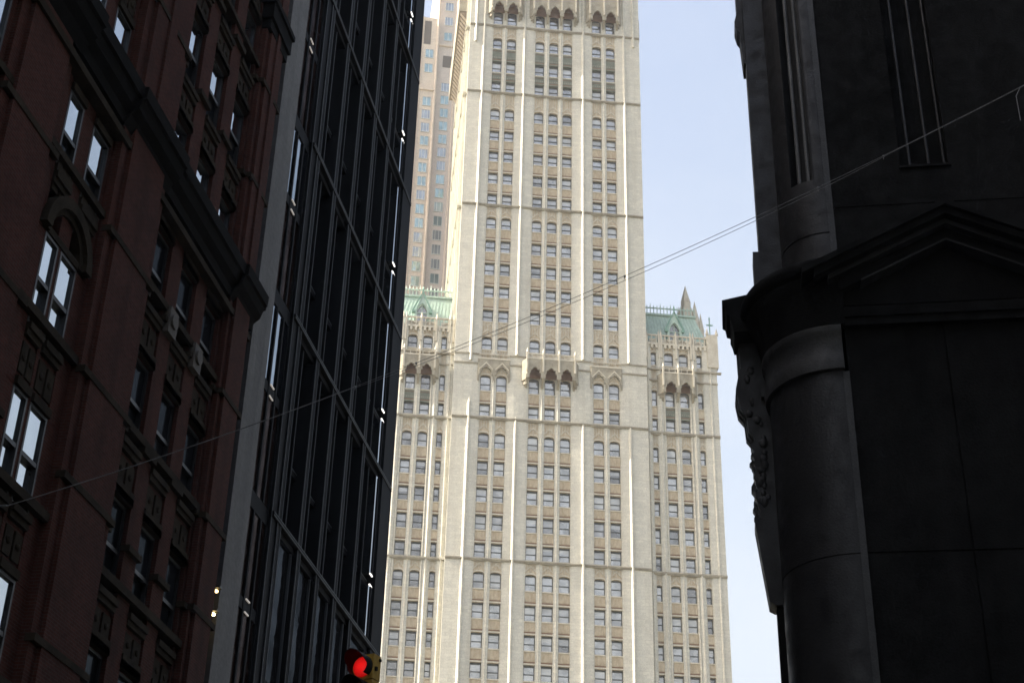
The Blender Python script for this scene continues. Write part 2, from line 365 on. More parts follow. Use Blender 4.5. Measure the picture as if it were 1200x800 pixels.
# left side of the tower, in the sun
b = MB(); b.box(-8.06, -7.8, -27, -.7, 0, TOPZ)
for k in range(6):
    wv = -1.0 - k * 5.2; b.box(-8.45, -8.06, wv - 1.1, wv, 0, TOPZ); b.box(-8.62, -8.45, wv - .75, wv - .4, 0, TOPZ)
for z in (168.55, 155.0, 133.6, 98.05, 77.35): b.box(-8.72, -8.06, -27, -.4, z - .15, z + .15)
b.build('side_wall', M['terra'], sky_t)
def balcony(us, ua, ub, depth, z0, z1, name='balcony', side=.7, w=0.1, fin=True, W=1.5, hi=1.7):
    b = MB(); pts = [(ua, z1), (ua, z0)]
    tref = [(-.66, 0), (-.66, .42), (-.5, .55), (-.52, .74), (-.3, .8), (-.22, .93), (0, 1.0)]
    for u in us:
        l = [(u + x * W * .8, z0 + y * hi) for x, y in tref]; r_ = [(2 * u - x, z) for x, z in reversed(l[:-1])]
        pts += l + r_
    pts += [(ub, z0), (ub, z1)]
    b.prism(pts, w + depth - .3, w + depth, 0)
    b.box(ua, ub, w - .3, w + depth - .3, z0 + hi + .05, z0 + hi + .3, 1)  # brown soffit paints in the shade under the balcony
    for s_, e in ((ua, -1), (ub, 1)):                 # slanting ends
        q = [(s_, w + depth), (s_ + e * side, w), (s_ + e * side, w - .2), (s_, w - .2)]
        b.prism_up(q if e > 0 else q[::-1], z0 - .1, z1, 0)
        b.prism_up([(s_, w + depth * .6), (s_ + e * side * .7, w), (s_, w)][::(1 if e > 0 else -1)], z0 - .7, z0 - .1, 0)
    edges = [ua] + [(p + q) / 2 for p, q in zip(us[:-1], us[1:])] + [ub]
    for x in edges:                                   # corbels
        b.prism_side([(w, z0 - 1.1), (w + depth * .55, z0 - .45), (w + depth - .02, z0 - .05), (w + depth - .02, z0 + .5), (w, z0 + hi)], x - .16, x + .16, 0)
    if depth > .5: b.box(ua, ub, w - .02, w + .03, z0 + .55, z0 + hi + .05, 1)  # brown back plate paints in the shade inside the arches
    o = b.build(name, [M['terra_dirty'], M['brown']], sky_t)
    c = MB(); c.box(ua - .1, ub + .1, w + depth - .34, w + depth + .06, z1 - .14, z1 + .1, 0)
    n = max(3, int((ub - ua) / .75)); 
    for k in range(n + 1):
        x = ua + (ub - ua) * k / n; c.box(x - .05, x + .05, w + depth - .2, w + depth - .06, z1 + .1, z1 + .62)
    c.box(ua, ub, w + depth - .22, w + depth - .04, z1 + .62, z1 + .74)
    c.build('parapet', M['terra_plain'], o)
    if fin:
        for x in edges:
            f = MB(); f.box(x - .12, x + .12, w + depth - .2, w + depth + .14, z0 + 1.0, z1 + .9); f.cone((x, w + depth - .03, z1 + .9), .2, .8, 4); f.build('finial', M['terra_plain'], o)
    if depth > .5: return o
    g = MB()                                           # gablets over each arch
    for u in us:
        zz = z0 + hi
        g.prism([(u - .95, zz - .55), (u, zz + .5), (u + .95, zz - .55), (u + .95, zz - .35), (u, zz + .75), (u - .95, zz - .35)][::-1], w + depth, w + depth + .07)
    g.build('gablet', M['terra_plain'], o)
    return o
balcony([3.25, 5.5, 7.7], 2.1, 8.85, 1.3, 104.2, 107.3)
balcony([-3.55, -1.32], -4.6, -.3, .22, 104.7, 107.3, side=.15, hi=1.3, fin=False)
balcony([12.38, 14.6], 11.3, 15.6, .22, 104.7, 107.3, side=.15, hi=1.3, fin=False)
balcony([-3.55, -1.32], -4.7, -.2, 1.2, 170.9, 178.5, hi=1.9)
balcony([3.25, 5.5, 7.7], 2.1, 8.85, 1.2, 170.9, 178.5, hi=1.9)
balcony([12.38, 14.6], 11.2, 15.7, 1.2, 170.9, 178.5, hi=1.9)
b = MB()                                               # balcony round the left side, high up
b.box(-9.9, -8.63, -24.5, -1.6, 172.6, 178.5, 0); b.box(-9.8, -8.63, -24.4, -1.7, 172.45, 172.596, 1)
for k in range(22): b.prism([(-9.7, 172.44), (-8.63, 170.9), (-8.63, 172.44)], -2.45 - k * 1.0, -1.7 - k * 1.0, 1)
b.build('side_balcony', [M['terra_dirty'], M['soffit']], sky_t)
b = MB(); b.box(19.3, 20.2, -20, -4.0, 171.6, 176.2); b.box(19.3, 19.8, -20, -4.0, 170.6, 171.596); b.build('side_balcony', M['terra_dirty'], sky_t)
b = MB()
b.box(-8.3, 19.5, -27, -.3, TOPZ, TOPZ + 1.2); b.build('tower_cornice', M['terra_plain'], sky_t)
b = MB(); b.face([(-7.5, .9, TOPZ + 1.2), (18.7, .9, TOPZ + 1.2), (14, 8, TOPZ + 14), (-2.8, 8, TOPZ + 14)])
b.face([(18.7, .9, TOPZ + 1.2), (18.7, 26.5, TOPZ + 1.2), (14, 20, TOPZ + 14), (14, 8, TOPZ + 14)]); b.face([(18.7, 26.5, TOPZ + 1.2), (-7.5, 26.5, TOPZ + 1.2), (-2.8, 20, TOPZ + 14), (14, 20, TOPZ + 14)])
b.face([(-7.5, 26.5, TOPZ + 1.2), (-7.5, .9, TOPZ + 1.2), (-2.8, 8, TOPZ + 14), (-2.8, 20, TOPZ + 14)]); b.face([(-2.8, 8, TOPZ + 14), (14, 8, TOPZ + 14), (14, 20, TOPZ + 14), (-2.8, 20, TOPZ + 14)])
b.build('tower_roof', M['copper'], sky_t)
# ---- the two wings
WW = -.9
wrows = rows[14:]
def wing(cols, narrow, ua, ub, dark, mirror):
    lo, hi = min(ua, ub), max(ua, ub)
    b = MB(); b.box(lo + .3, hi - .3, -40, WW - .62, 0, 112.6); b.build('wing_core', M['core'], sky_t)
    n0, n1 = sorted(narrow); c0, c1 = sorted(cols)
    bay([c0, c1], 1.36, WW, wrows, (c0 - 1.0, c1 + 1.0), (2,), dark)
    bay([n0], .8, WW, wrows, (n0 - .55, n0 + .55), (), dark); bay([n1], .8, WW, wrows, (n1 - .55, n1 + .55), (), dark)
    def wp(a, c, rb=True):
        if c - a < .06: return
        q = MB(); q.box(a, c, WW - .62, WW + .14, 0, 112.6)
        if rb and c - a > .5: m = (a + c) / 2; q.prism_up([(m - .2, WW + .14), (m - .06, WW + .3), (m + .06, WW + .3), (m + .2, WW + .14)][::-1], 0, 112.6)
        q.build('pier', M['terra'], sky_t)
    wp(lo, n0 - .55); wp(n0 + .55, c0 - 1.0); wp(c1 + 1.0, n1 - .55); wp(n1 + .55, hi)
    s_ = MB(); s_.box(lo + .02, hi - .02, -40, WW - .63, 0, 112.5)
    s_.build('wing_side_wall', M['terra'], sky_t)
    pth = [(lo - .05, WW + .1), (hi + .05, WW + .1)]
    for z in (98.05, 77.35): course(z, .14, .24, 'string_course', pth)
    b2 = MB(); b2.strip(pth, .18, 106.3, 106.5); b2.strip([(lo - .4, WW + .1), (hi + .6, WW + .1)], .3, 108.0, 108.25); b2.build('string_course', M['terra_dirty'], sky_t)
    ctr = (c0 + c1) / 2
    balcony([c0, c1], c0 - 1.1, c1 + 1.1, 1.1, 104.1, 107.2, w=WW + .1, hi=1.7)
    # top parapet
    p = MB(); z = 112.2
    p.box(lo - .1, hi + .1, WW - .6, WW + .25, z, z + .3); nd = int((hi - lo) / .62)
    for k in range(nd):
        x = lo + (k + .5) * (hi - lo) / nd
        p.box(x - .16, x + .16, WW + .1, WW + .3, z - .55, z - .004)
        p.box(x - .07, x + .07, WW - .05, WW + .12, z + .3, z + 1.55)
        if k % 2: p.box(x - .3, x + .3, WW - .02, WW + .06, z + .75, z + .9)
    p.box(lo, hi, WW - .08, WW + .15, z + 1.55, z + 1.75)
    p.box(lo - .1, lo + .5, WW - 30, WW - .61, z, z + 1.6); p.box(hi - .5, hi + .1, WW - 30, WW - .61, z, z + 1.6)
    po = p.build('parapet', M['terra_plain'], sky_t)
    for x in (lo + .2, n0 + .8, c0 - 1.1, ctr, c1 + 1.1, n1 - .8 if not mirror else n1 + .7, hi - .2):
        f = MB(); f.box(x - .14, x + .14, WW - .1, WW + .34, z - 2.2, z + 1.5); f.cone((x, WW + .1, z + 1.5), .22, 1.1, 4); f.build('finial', M['terra_plain'], po)
    # copper roof
    zr = 119.0; rf = MB()
    e = hi - .3 if not mirror else hi; e2 = hi - 2.2 if not mirror else hi; a = lo if not mirror else lo + .3; a2 = lo if not mirror else lo + 2.2
    rf.face([(a, -WW + 1.0, z), (e, -WW + 1.0, z), (e2, -WW + 3.0, zr), (a2, -WW + 3.0, zr)])
    rf.face([(e, -WW + 1.0, z), (e, 39, z), (e2, 36, zr), (e2, -WW + 3, zr)]); rf.face([(a, 39, z), (a, -WW + 1, z), (a2, -WW + 3, zr), (a2, 36, zr)])
    rf.face([(a2, -WW + 3, zr), (e2, -WW + 3, zr), (e2, 36, zr), (a2, 36, zr)])
    nr = int((e - a) / .55)
    for k in range(1, nr):
        t = k / nr; x0, x1 = a + (e - a) * t, a2 + (e2 - a2) * t
        rf.tube((x0, -WW + .98, z), (x1, -WW + 2.98, zr), .05, 4)
    ro = rf.build('roof', M['copper'], sky_t)
    c = MB(); c.box(a2 - .2, e2 + .2, -4.5, WW - 2.75, zr, zr + .3)
    n2 = int((e2 - a2) / .5)
    for k in range(n2 + 1):
        x = a2 + (e2 - a2) * k / n2; c.box(x - .06, x + .06, WW - 3.1, WW - 2.98, zr + .3, zr + 1.25)
        c.cone((x, WW - 3.04, zr + 1.4), .1, .55 if k % 3 else .9, 4)
    c.box(a2 - .1, e2 + .1, WW - 3.12, WW - 2.96, zr + 1.25, zr + 1.4); c.build('cresting', M['copper'], ro)
    d = MB(); cx = ctr; yb = WW - .3
    out = [(cx - 1.15, 113.2), (cx - 1.0, 115.2), (cx, 118.0), (cx + 1.0, 115.2), (cx + 1.15, 113.2)]
    ap = [(cx + .72, 113.2), (cx + .72, 115.2), (cx + .5, 115.9), (cx, 116.45), (cx - .5, 115.9), (cx - .72, 115.2), (cx - .72, 113.2)]
    d.prism(out[::-1] [::-1] + ap, yb - .3, yb, 0)
    d.prism([(cx + .75, 113.2), (cx + .75, 115.4), (cx, 116.5), (cx - .75, 115.4), (cx - .75, 113.2)], yb - .7, yb - .45, 1)
    d.box(cx - .06, cx + .06, yb - .45, yb - .35, 113.2, 116.3, 0); d.box(cx - .7, cx + .7, yb - .45, yb - .35, 114.9, 115.05, 0)
    d.box(cx - 1.45, cx - .95, yb - .3, yb + .15, 114.8, 115.15, 2); d.box(cx + .95, cx + 1.45, yb - .3, yb + .15, 114.8, 115.15, 2)
    for e_ in (-1, 1): d.prism([(cx + e_ * 1.25, 115.1), (cx + e_ * 1.45, 115.2), (cx, 118.45), (cx, 118.1)][::e_], yb - .02, yb + .15, 2)
    d.prism([(cx - 1.0, 113.2), (cx - 1.0, 115.2), (cx, 117.9), (cx + 1.0, 115.2), (cx + 1.0, 113.2)][::-1], yb - 3.2, yb - .71, 0)
    d.box(cx - .09, cx + .09, yb - .1, yb + .08, 118.2, 118.8, 2); d.cone((cx, yb, 118.8), .16, .6, 4, 2)
    d.build('dormer', [M['copper'], M['gC'], M['copper_d']], ro)
wing([22.72, 24.85], [20.5, 27.15], 19.32, 29.62, False, False)
wing([-14.0, -11.85], [-9.55, -16.3], -18.6, -8.1, True, True)
# a cluster of pinnacles at the far end of the right wing
b = MB()
for (x, w, zt, r) in ((27.4, -9, 127.2, .95), (28.8, -9.2, 124.6, .75), (29.6, -9, 122.4, .6), (26.4, -9.4, 123.6, .6)):
    b.prism_up([(x + r * cos(i * pi / 3), w + r * sin(i * pi / 3)) for i in range(6)], 110, zt - 3.4)
    b.prism_up([(x + r * .8 * cos(i * pi / 3), w + r * .8 * sin(i * pi / 3)) for i in range(6)], zt - 3.4, zt - 2.4); b.cone((x, w, zt - 2.4), r * .85, 3.2, 6)
b.build('pinnacle', M['terra_plain'], sky_t)
b = MB(); b.box(29.0, 29.14, -1.6, -1.46, 113, 117.6); b.box(28.6, 29.55, -1.58, -1.48, 116.5, 116.7); b.cone((29.07, -1.53, 117.6), .14, .5, 4); b.build('cross_finial', M['copper_d'], sky_t)
b = MB(); b.box(28.3, 29.9, -2.4, -.5, 109, 114.4)
for (x, w) in ((28.4, -.6), (29.8, -.6), (29.8, -2.2)): b.cone((x, w, 114.4), .28, 1.2, 4)
b.build('corner_turret', M['terra_plain'], sky_t)
# emit the windows and the spandrels: the 100 that show largest as parts, the rest as one
win_jobs.sort(reverse=True)
rest = MB()
for i, (sc_, u, w, zb, W, H, var) in enumerate(win_jobs):
    if i < 100:
        key = (round(W, 2), round(H, 2), var)
        if key not in win_cache: win_cache[key] = window_mesh(W, H, var).mesh('window', WM)
        link('window', win_cache[key], sky_t, loc=(u, -w, zb))
    else: window_mesh(W, H, var, rest, (u, w, zb))
for k in range(6):
    for (zt, zb, ar) in rows:
        wv = -3.4 - k * 5.2; rest.box(-8.09, -8.0, wv - .75, wv + .75, zb, zt, 4)
o = rest.build('window', WM, sky_t); o['kind'] = 'stuff'
span_jobs.sort(reverse=True); rest = MB()
for i, (sc_, *a) in enumerate(span_jobs):
    if i < 100: m = MB(); add_span(m, *a); m.build('spandrel', SPM, sky_t)
    else: add_span(rest, *a)
o = rest.build('spandrel', SPM, sky_t); o['kind'] = 'stuff'

# ================================================================== pink apartment tower
M['pink'] = masonry('pale_pink_stone', (.74, .63, .51), (.69, .58, .47), (.58, .48, .39), 1.4, .8, .02, .7, (.6, .5, .41), .3)
M['pink_d'] = rough_mat('greyer_pink_stone', (.64, .56, .49), (.57, .49, .43), .75, .8, .6)
M['wframe'] = rough_mat('pale_window_frame', (.62, .62, .58), (.5, .5, .47), .5, 2, .4)
M['gT'] = glass('turquoise_glass', (.28, .37, .37), .42, (.75, .95, .95))
M['gT2'] = glass('grey_curtained_glass', (.34, .37, .38), .36, (.85, .92, 1))
M['louver'] = rough_mat('bronze_louvre', (.16, .135, .11), (.12, .10, .085), .6, 1, .4, 0, .2, (.2, .2, 8))
fc = Vector((fwd.x, fwd.y, 0)).normalized()
pk = thing('apartment_tower', 'pale pink stone apartment tower with turquoise windows rising behind the left green roof', 'apartment tower', fc * 245, R(18))
b = MB(); b.box(-30, -17.02, -30, 0, 0, 219.2); b.build('wall', M['pink'], pk)
b = MB(); b.box(-17.0, 8, -31, -.9, 0, 248); b.build('wall', M['pink_d'], pk)
for (u, w, zt) in ((-20.35, 0, 219.2), (-17.1, 0, 248), (-13.15, -.9, 248), (-9.0, -.9, 248)):
    b = MB(); b.prism_up([(u - .28, w - .1), (u - .1, w + .3), (u + .1, w + .3), (u + .28, w - .1)][::-1], 0, zt); b.build('rib', M['pink'], pk)
b = MB(); b.box(-30, -17.3, -1, .35, 199.9, 200.3); b.build('ledge', M['pink'], pk)
b = MB(); b.box(-16.8, 8, -1.5, -.55, 212.6, 213.0); b.build('ledge', M['pink'], pk)
def pwin(u, w, zt, kind, W=1.6, H=2.1):
    m = MB(); m.box(u - W / 2, u + W / 2, w, w + .05, zt - H, zt, 1 if kind else 2)
    m.box(u - W / 2 - .08, u + W / 2 + .08, w, w + .12, zt - H - .15, zt - H - .004, 0); m.box(u - W / 2, u + W / 2, w, w + .10, zt + .004, zt + .12, 3)
    for x in ((-.22, .22) if not kind else (0,)): m.box(u + x * W - .05, u + x * W + .05, w + .05, w + .09, zt - H, zt, 0)
    for x in (-.5, .5): m.box(u + x * W - .04, u + x * W + .04, w + .05, w + .09, zt - H, zt, 0)
    m.build('window', [M['wframe'], M['gT'], M['gT2'], M['pink_d']], pk)
for i in range(18):
    zt = 198.2 - i * 3.28
    pwin(-18.6, 0, zt, random.random() < .45)
    if i < 17: pwin(-22.6, 0, zt, random.random() < .45)
    pwin(-14.95, -.9, 203.0 - i * 3.28, random.random() < .5)
for zt in (211.0, 207.2): pwin(-18.65, 0, zt - .4, 1)
for k, zt in enumerate((246, 241, 236.6, 228.7, 224.6, 220.6, 216.4)): pwin(-14.95, -.9, zt - 2 * (k < 3), k % 3 == 0)
b = MB(); b.box(-19.95, -18.55, 0, .06, 212.0, 218.2); b.build('louvre', M['louver'], pk)
b = MB(); b.box(-15.75, -13.9, -.9, -.84, 207.2, 210.2); b.build('louvre', M['louver'], pk)

# ================================================================== brick building on the left
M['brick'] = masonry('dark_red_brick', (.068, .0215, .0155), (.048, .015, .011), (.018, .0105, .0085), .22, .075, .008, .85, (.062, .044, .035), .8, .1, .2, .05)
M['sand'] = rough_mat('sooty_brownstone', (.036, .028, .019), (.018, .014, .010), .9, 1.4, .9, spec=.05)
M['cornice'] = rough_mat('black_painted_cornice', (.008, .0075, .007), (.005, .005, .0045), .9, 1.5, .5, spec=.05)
M['bsash'] = rough_mat('black_sash', (.02, .02, .02), (.012, .012, .012), .5, 3, .4)
M['gS'] = glass('sky_reflecting_glass', (.02, .022, .025), .62, (.85, .92, .97), .01, .01, .1)
M['gK'] = glass('dim_glass', (.012, .013, .015), .03, (.8, .9, 1), .1, .02)
bk = thing('brick_building', 'old dark red brick office building with carved bands and heavy black cornice at the left', 'office building', (-15, 0, 0), R(90))
BTOP = 46.5
b = MB(); b.box(-26, 37.55, -22, -.6, 0, BTOP - .3); b.build('core', M['core'], bk)
tops = [42.6, 38.9, 35.2, 31.5, 27.85, 24.1, 20.3, 16.5, 12.8, 9.1, 5.4]
def bwin(u0, u1, zt, H, up, lo, wpl=-.13):
    W = u1 - u0; m = MB(); f = .07; z0 = zt - H; mid = z0 + H * .5
    for (a, c) in ((u0, u0 + f), (u1 - f, u1)): m.box(a, c, wpl - .16, wpl + .03, z0, zt, 0)
    m.box(u0 + f, u1 - f, wpl - .16, wpl + .03, zt - f, zt, 0); m.box(u0 + f, u1 - f, wpl - .16, wpl + .03, z0, z0 + f, 0); m.box(u0 + f, u1 - f, wpl - .14, wpl + .02, mid - .05, mid + .05, 0)
    m.box(u0 + f, u1 - f, wpl - .1, wpl - .03, mid + .05, zt - f, up); m.box(u0 + f, u1 - f, wpl - .16, wpl - .09, z0 + f, mid - .05, lo)
    m.build('window', [M['bsash'], M['gS'], M['gK']], bk)
def carved(u0, u1, z0, z1, w=-.06):
    m = MB(); m.box(u0, u1, -.6, w, z0, z1, 0)
    m.box(u0, u1, w, w + .16, z1 - .16, z1 - .003, 1); m.box(u0, u1, w, w + .1, z1 - .3, z1 - .163, 1)
    m.box(u0, u1, w, w + .12, z0 + .003, z0 + .2, 1)
    n = max(2, int((u1 - u0) / .45))
    for k in range(n):
        a = u0 + (u1 - u0) * (k + .12) / n; c = u0 + (u1 - u0) * (k + .88) / n
        m.box(a, c, w, w + .05, z0 + .34, z1 - .45, 1)
        m.blob(((a + c) / 2, -(w + .05), (z0 + z1) / 2 - .05), .09, (1, .5, 1), 1)
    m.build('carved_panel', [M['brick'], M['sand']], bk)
def bpier(u0, u1, w, steps=True, z1=BTOP):
    m = MB(); m.box(u0, u1, -.6, w, 0, z1, 0)
    if steps:
        W = u1 - u0
        m.box(u0 + W * .14, u1 - W * .14, w, w + .1, 0, z1 - .4, 0)
        m.box(u0 + W * .42, u1 - W * .42, w + .1, w + .16, 26.2, z1 - .4, 0)
    for z in (8.1, 11.75, 15.4, 18.0, 21.8, 29.3, 33.0, 36.7):
        m.box(u0 - .03, u1 + .03, w - .1, w + .13, z, z + .16, 1)
    m.build('pier', [M['brick'], M['sand']], bk)
big = [(36.15, 37.8, .2), (28.0, 30.75, .2), (22.7, 25.2, .1), (17.4, 20.05, .2), (12.1, 14.75, .2), (6.8, 9.45, .2), (1.5, 4.15, .2), (-3.8, -1.15, .2), (-9.1, -6.45, .2), (-26, -11.75, .2)]
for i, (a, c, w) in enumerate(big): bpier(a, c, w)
# three windows to a floor next to the corner
C3 = [(31.0, 32.15), (32.9, 34.05), (34.8, 35.95)]
for (a, c) in ((30.75, 31.0), (32.15, 32.9), (34.05, 34.8), (35.95, 36.15)): bpier(a, c, 0.02, False)
for i, zt in enumerate(tops):
    H = 2.35
    for k, (a, c) in enumerate(C3):
        br = zt > 26 and not (zt > 34.5 and k == 1)
        bwin(a, c, zt, H, 1 if br else 2, 2)
        lo_ = tops[i + 1] if i + 1 < len(tops) else 2.5
        carved(a, c, lo_ + .004, zt - H - .004)
        m = MB(); m.box(a, c, -.6, .06, zt + .01, zt + .34); m.build('lintel', M['sand'], bk)
for k, (a, c) in enumerate(((32.15, 32.9), (34.05, 34.8))):
    m = MB(); m.box(a + .1, c - .1, .03, .2, 21.55, 22.3, 0); m.tube(((a + c) / 2, -.2, 21.95), ((a + c) / 2, -.26, 21.95), .2, 12, 1); m.build('carved_plaque', [rough_mat('pale_plaque', (.085, .072, .06), (.06, .05, .04), .8), M['core']], bk)
# paired windows under arches further along
for g, (ga, gc) in enumerate(zip([25.2, 20.05, 14.75, 9.45, 4.15, -1.15, -6.45], [28.0, 22.7, 17.4, 12.1, 6.8, 1.5, -3.8])):
    mid = (ga + gc) / 2
    for i, zt in enumerate(tops):
        wide = zt < 21; H = 2.3; o_ = .1 if wide else .28
        prs = [(ga + .35, mid - o_), (mid + o_, gc - .35 if wide else gc - .2)]
        if g == 0 and wide: prs = [(25.75, 26.42), (26.55, 27.4)]
        for (a, c) in prs: bwin(a, c, zt, H, 1 if (g == 0 or zt < 26) else 2, 1 if wide else 2, -.04)
        lo_ = tops[i + 1] if i + 1 < len(tops) else 2.5
        es = [ga] + [x for p in prs for x in p] + [gc]
        for k in (0, 2, 4):
            m = MB(); m.box(es[k], es[k + 1], -.6, -.02, lo_ + .005, zt - .005); m.build('jamb', M['brick'], bk)
        if wide and i and tops[i - 1] > 21:
            pass
        for (a, c) in prs: carved(a, c, lo_ + .004 + (1.5 if abs(lo_ - 20.3) < .1 else 0), zt - H - .004)
    # arch
    m = MB(); r0, r1 = .92, 1.2; cz = 20.35; n = 14
    inn = [(mid + r0 * cos(pi * k / n), cz + r0 * sin(pi * k / n)) for k in range(n + 1)]; out = [(mid + r1 * cos(pi * k / n), cz + r1 * sin(pi * k / n)) for k in range(n + 1)]
    m.prism(out + inn[::-1], -.2, .16, 1)
    inn2 = [(mid + .78 * cos(pi * k / n), cz + .78 * sin(pi * k / n)) for k in range(n + 1)]
    m.prism([(x, z) for x, z in inn] + inn2[::-1], -.2, .05, 1)
    m.prism(inn2, -.6, -.22, 0); m.box(mid - .06, mid + .06, -.22, -.12, cz, cz + .75, 1); m.box(mid - .8, mid + .8, -.25, .02, cz - .03, cz + .14, 1)
    m.build('arch', [M['brick'], M['sand']], bk)
# cornices and bands
b = MB(); L0, L1 = -26, 37.85
b.prism_side([(-.3, 24.95), (.2, 24.95), (.24, 25.2), (.42, 25.36), (.5, 25.62), (.58, 25.66), (.6, 26.0), (.3, 26.12), (-.3, 26.12)], L0, L1 + .25)
for (a, c, w) in big[:5]: b.prism_side([(.2, 24.9), (.34, 25.2), (.52, 25.36), (.6, 25.62), (.68, 25.66), (.7, 26.0), (.2, 26.1)], a - .1, c + .12)
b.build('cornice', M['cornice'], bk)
for z, w, h in ((24.45, .28, .2), (22.15, .12, .18), (18.15, .14, .2), (14.35, .14, .2), (10.6, .14, .2), (26.3, .16, .25), (33.6, .12, .16)):
    b = MB(); b.box(-26, 37.88, -.3, w, z, z + h); b.build('band', M['sand'], bk)
b = MB(); b.box(36.0, 37.95, -.3, .42, 35.6, 36.2); b.box(36.1, 37.9, -.3, .33, 35.25, 35.597); b.box(35.9, 38.0, -.3, .5, 36.203, 36.4); b.build('capital', M['cornice'], bk)
b = MB(); b.box(-26.2, 38.1, -22, .7, BTOP - .29, BTOP + .5); b.build('roof_parapet', M['cornice'], bk)

# ================================================================== black steel and glass building
def steel(name, c, rough=.38): 
    k = NT(name); n1 = k.noise(k.scale(k.pos(), (1, 1, .1)), 1.5, 4); col = k.mix(c, [x * .65 for x in c], n1); k.l(col, k.p.inputs['Base Color'])
    k.p.inputs['Roughness'].default_value = rough; k.p.inputs['Specular IOR Level'].default_value = .05; return k.m
M['steel'] = steel('black_painted_steel', (.011, .0118, .013), .7); M['steel2'] = steel('steel_edge_highlight', (.105, .112, .118), .6)  # the lighter steel paints thin highlights along fins, beams and bars
M['gX'] = glass('curtain_wall_glass', (.008, .009, .011), .42, (.8, .9, 1.0), .015, .02, .2)
M['gY'] = glass('dim_curtain_wall_glass', (.014, .012, .012), .13, (.8, .9, 1.0), .05, .02, .2)
M['gZ'] = glass('unlit_shop_glass', (.010, .010, .011), .05, (.8, .9, 1), .04, .04, .5)
M['gR'] = glass('brick_reflection_glass', (.018, .0105, .0085), .05, (1, .85, .8), .03, .06, .6)  # brick reflections painted into the brown base colour
M['concrete'] = masonry('grey_concrete', (.115, .112, .108), (.10, .098, .095), (.05, .048, .047), 2.4, 1.5, .01, .85, (.12, .12, .115), .8, .1)
M['tick'] = emit('glowing_sky_glint', (1, .97, .92), .8)  # glow stands in for sky glints at the floor edges
M['tick2'] = emit('dim_sky_glint', (1, .9, .8), .10)
bl = thing('steel_building', 'black steel and glass office block with deep vertical fins beside the brick building', 'office building', (-15, 0, 0), R(90))
LV = [6.45, 13.65, 20.85, 28.05, 35.25, 42.45, 49.65, 56.85, 64.05]; HT = 66
b = MB(); b.box(38.6, 56.3, -22, -1.05, 0, HT); b.build('core', M['core'], bl)
FX = [43.0 + 2.23 * i for i in range(5)] + [55.0]
for i, u in enumerate(FX[:5]):
    m = MB(); d0 = -.7
    m.box(u - .06, u + .06, d0, -.05, 0, HT, 0); m.box(u - .17, u + .17, -.05, .02, 0, HT, 0); m.box(u - .18, u - .145, .02, .04, 0, HT, 1); m.box(u + .145, u + .18, .02, .04, 0, HT, 1)
    m.box(u - .15, u + .15, d0, d0 + .08, 0, HT, 0); m.build('mullion', [M['steel'], M['steel2']], bl)
m = MB(); m.box(54.95, 56.4, -1.2, .03, 0, HT, 0); m.box(56.385, 56.41, .03, .05, 0, HT, 1); m.build('corner_column', [M['steel'], M['steel2']], bl)
m = MB(); m.box(42.3, 42.9, -1.2, -.02, 0, HT, 0); m.box(42.28, 42.31, -.02, .0, 0, HT, 1); m.build('corner_column', [M['steel'], M['steel2']], bl)
for z in LV:
    m = MB(); m.box(42.3, 56.4, -.68, -.10, z - .32, z + .05, 0); m.box(42.3, 56.4, -.10, .06, z - .12, z + .05, 0); m.box(42.3, 56.4, .06, .075, z - .1, z - .06, 1); m.box(42.3, 56.4, .06, .075, z + .0, z + .04, 1)
    m.build('beam', [M['steel'], M['steel2']], bl)
lev = [0] + LV + [HT]
for i in range(5):
    a = FX[i] + .08; c = (FX[i + 1] - .08) if i < 4 else 54.95
    for k in range(len(lev) - 1):
        z0, z1 = lev[k] + .05, lev[k + 1] - .33
        if z1 - z0 < 1: continue
        low = lev[k + 1] < 21
        wp = -.2 if low else -.6
        bright = low or i == 4 or random.random() < .25
        m = MB(); zm = z0 + (z1 - z0) * (.36 if not low else .30)
        m.box(a, c, wp - .08, wp, z0, zm - .2, 1 if bright else 2); m.box(a, c, wp - .08, wp, zm + .2, z1, 1 if (bright and not low and random.random() < .6) or (i == 4 and not low) else 2)
        m.box(a, c, wp - .1, wp + .05, zm - .2, zm + .2, 0)
        mu = c - random.choice((.2, .3)); m.box(mu - .035, mu + .035, wp, wp + .08, z0, z1, 3)
        if low: m.box(a, c, wp, wp + .05, z0 + (zm - z0) * .5, z0 + (zm - z0) * .5 + .06, 0)
        mid_ = (FX[i] + FX[i + 1]) / 2
        if not low:
            m.box(mid_ - .04, mid_ + .04, wp, -.16, z0, z1, 0); m.box(mid_ + .015, mid_ + .04, -.16, -.15, z0, z1, 3); m.box(a, c, wp, -.3, zm - .12, zm + .12, 0); m.box(a, c, -.3, -.29, zm + .09, zm + .12, 3)
        if i == 4 and not low:                             # narrow flush light beside the corner column
            for (p, q) in ((z0, zm - .25), (zm + .25, z1)):
                m.box(54.32, 54.58, -.5, -.06, p, q, 4); m.box(54.68, 54.94, -.5, -.06, p, q, 4); m.box(54.585, 54.675, -.5, -.02, p, q, 0)
        o = m.build('window', [M['steel'], M['gX'], M['gZ'] if low else M['gY'], M['steel2'], M['gS']], bl)
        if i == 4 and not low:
            t = MB(); t.box(54.4, 54.75, -.08, -.03, zm + .204, zm + .24); t.build('sky_glint', M['tick'], o); t = MB(); t.box(54.4, 54.75, -.08, -.03, zm - .24, zm - .204); t.build('sky_glint', M['tick'], o)  # pair of sky glints, made as glowing strips
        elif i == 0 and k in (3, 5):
            t = MB(); t.box(a + .1, a + .5, wp + .01, wp + .12, zm + .204, zm + .24); t.build('sky_glint', M['tick2'], o)
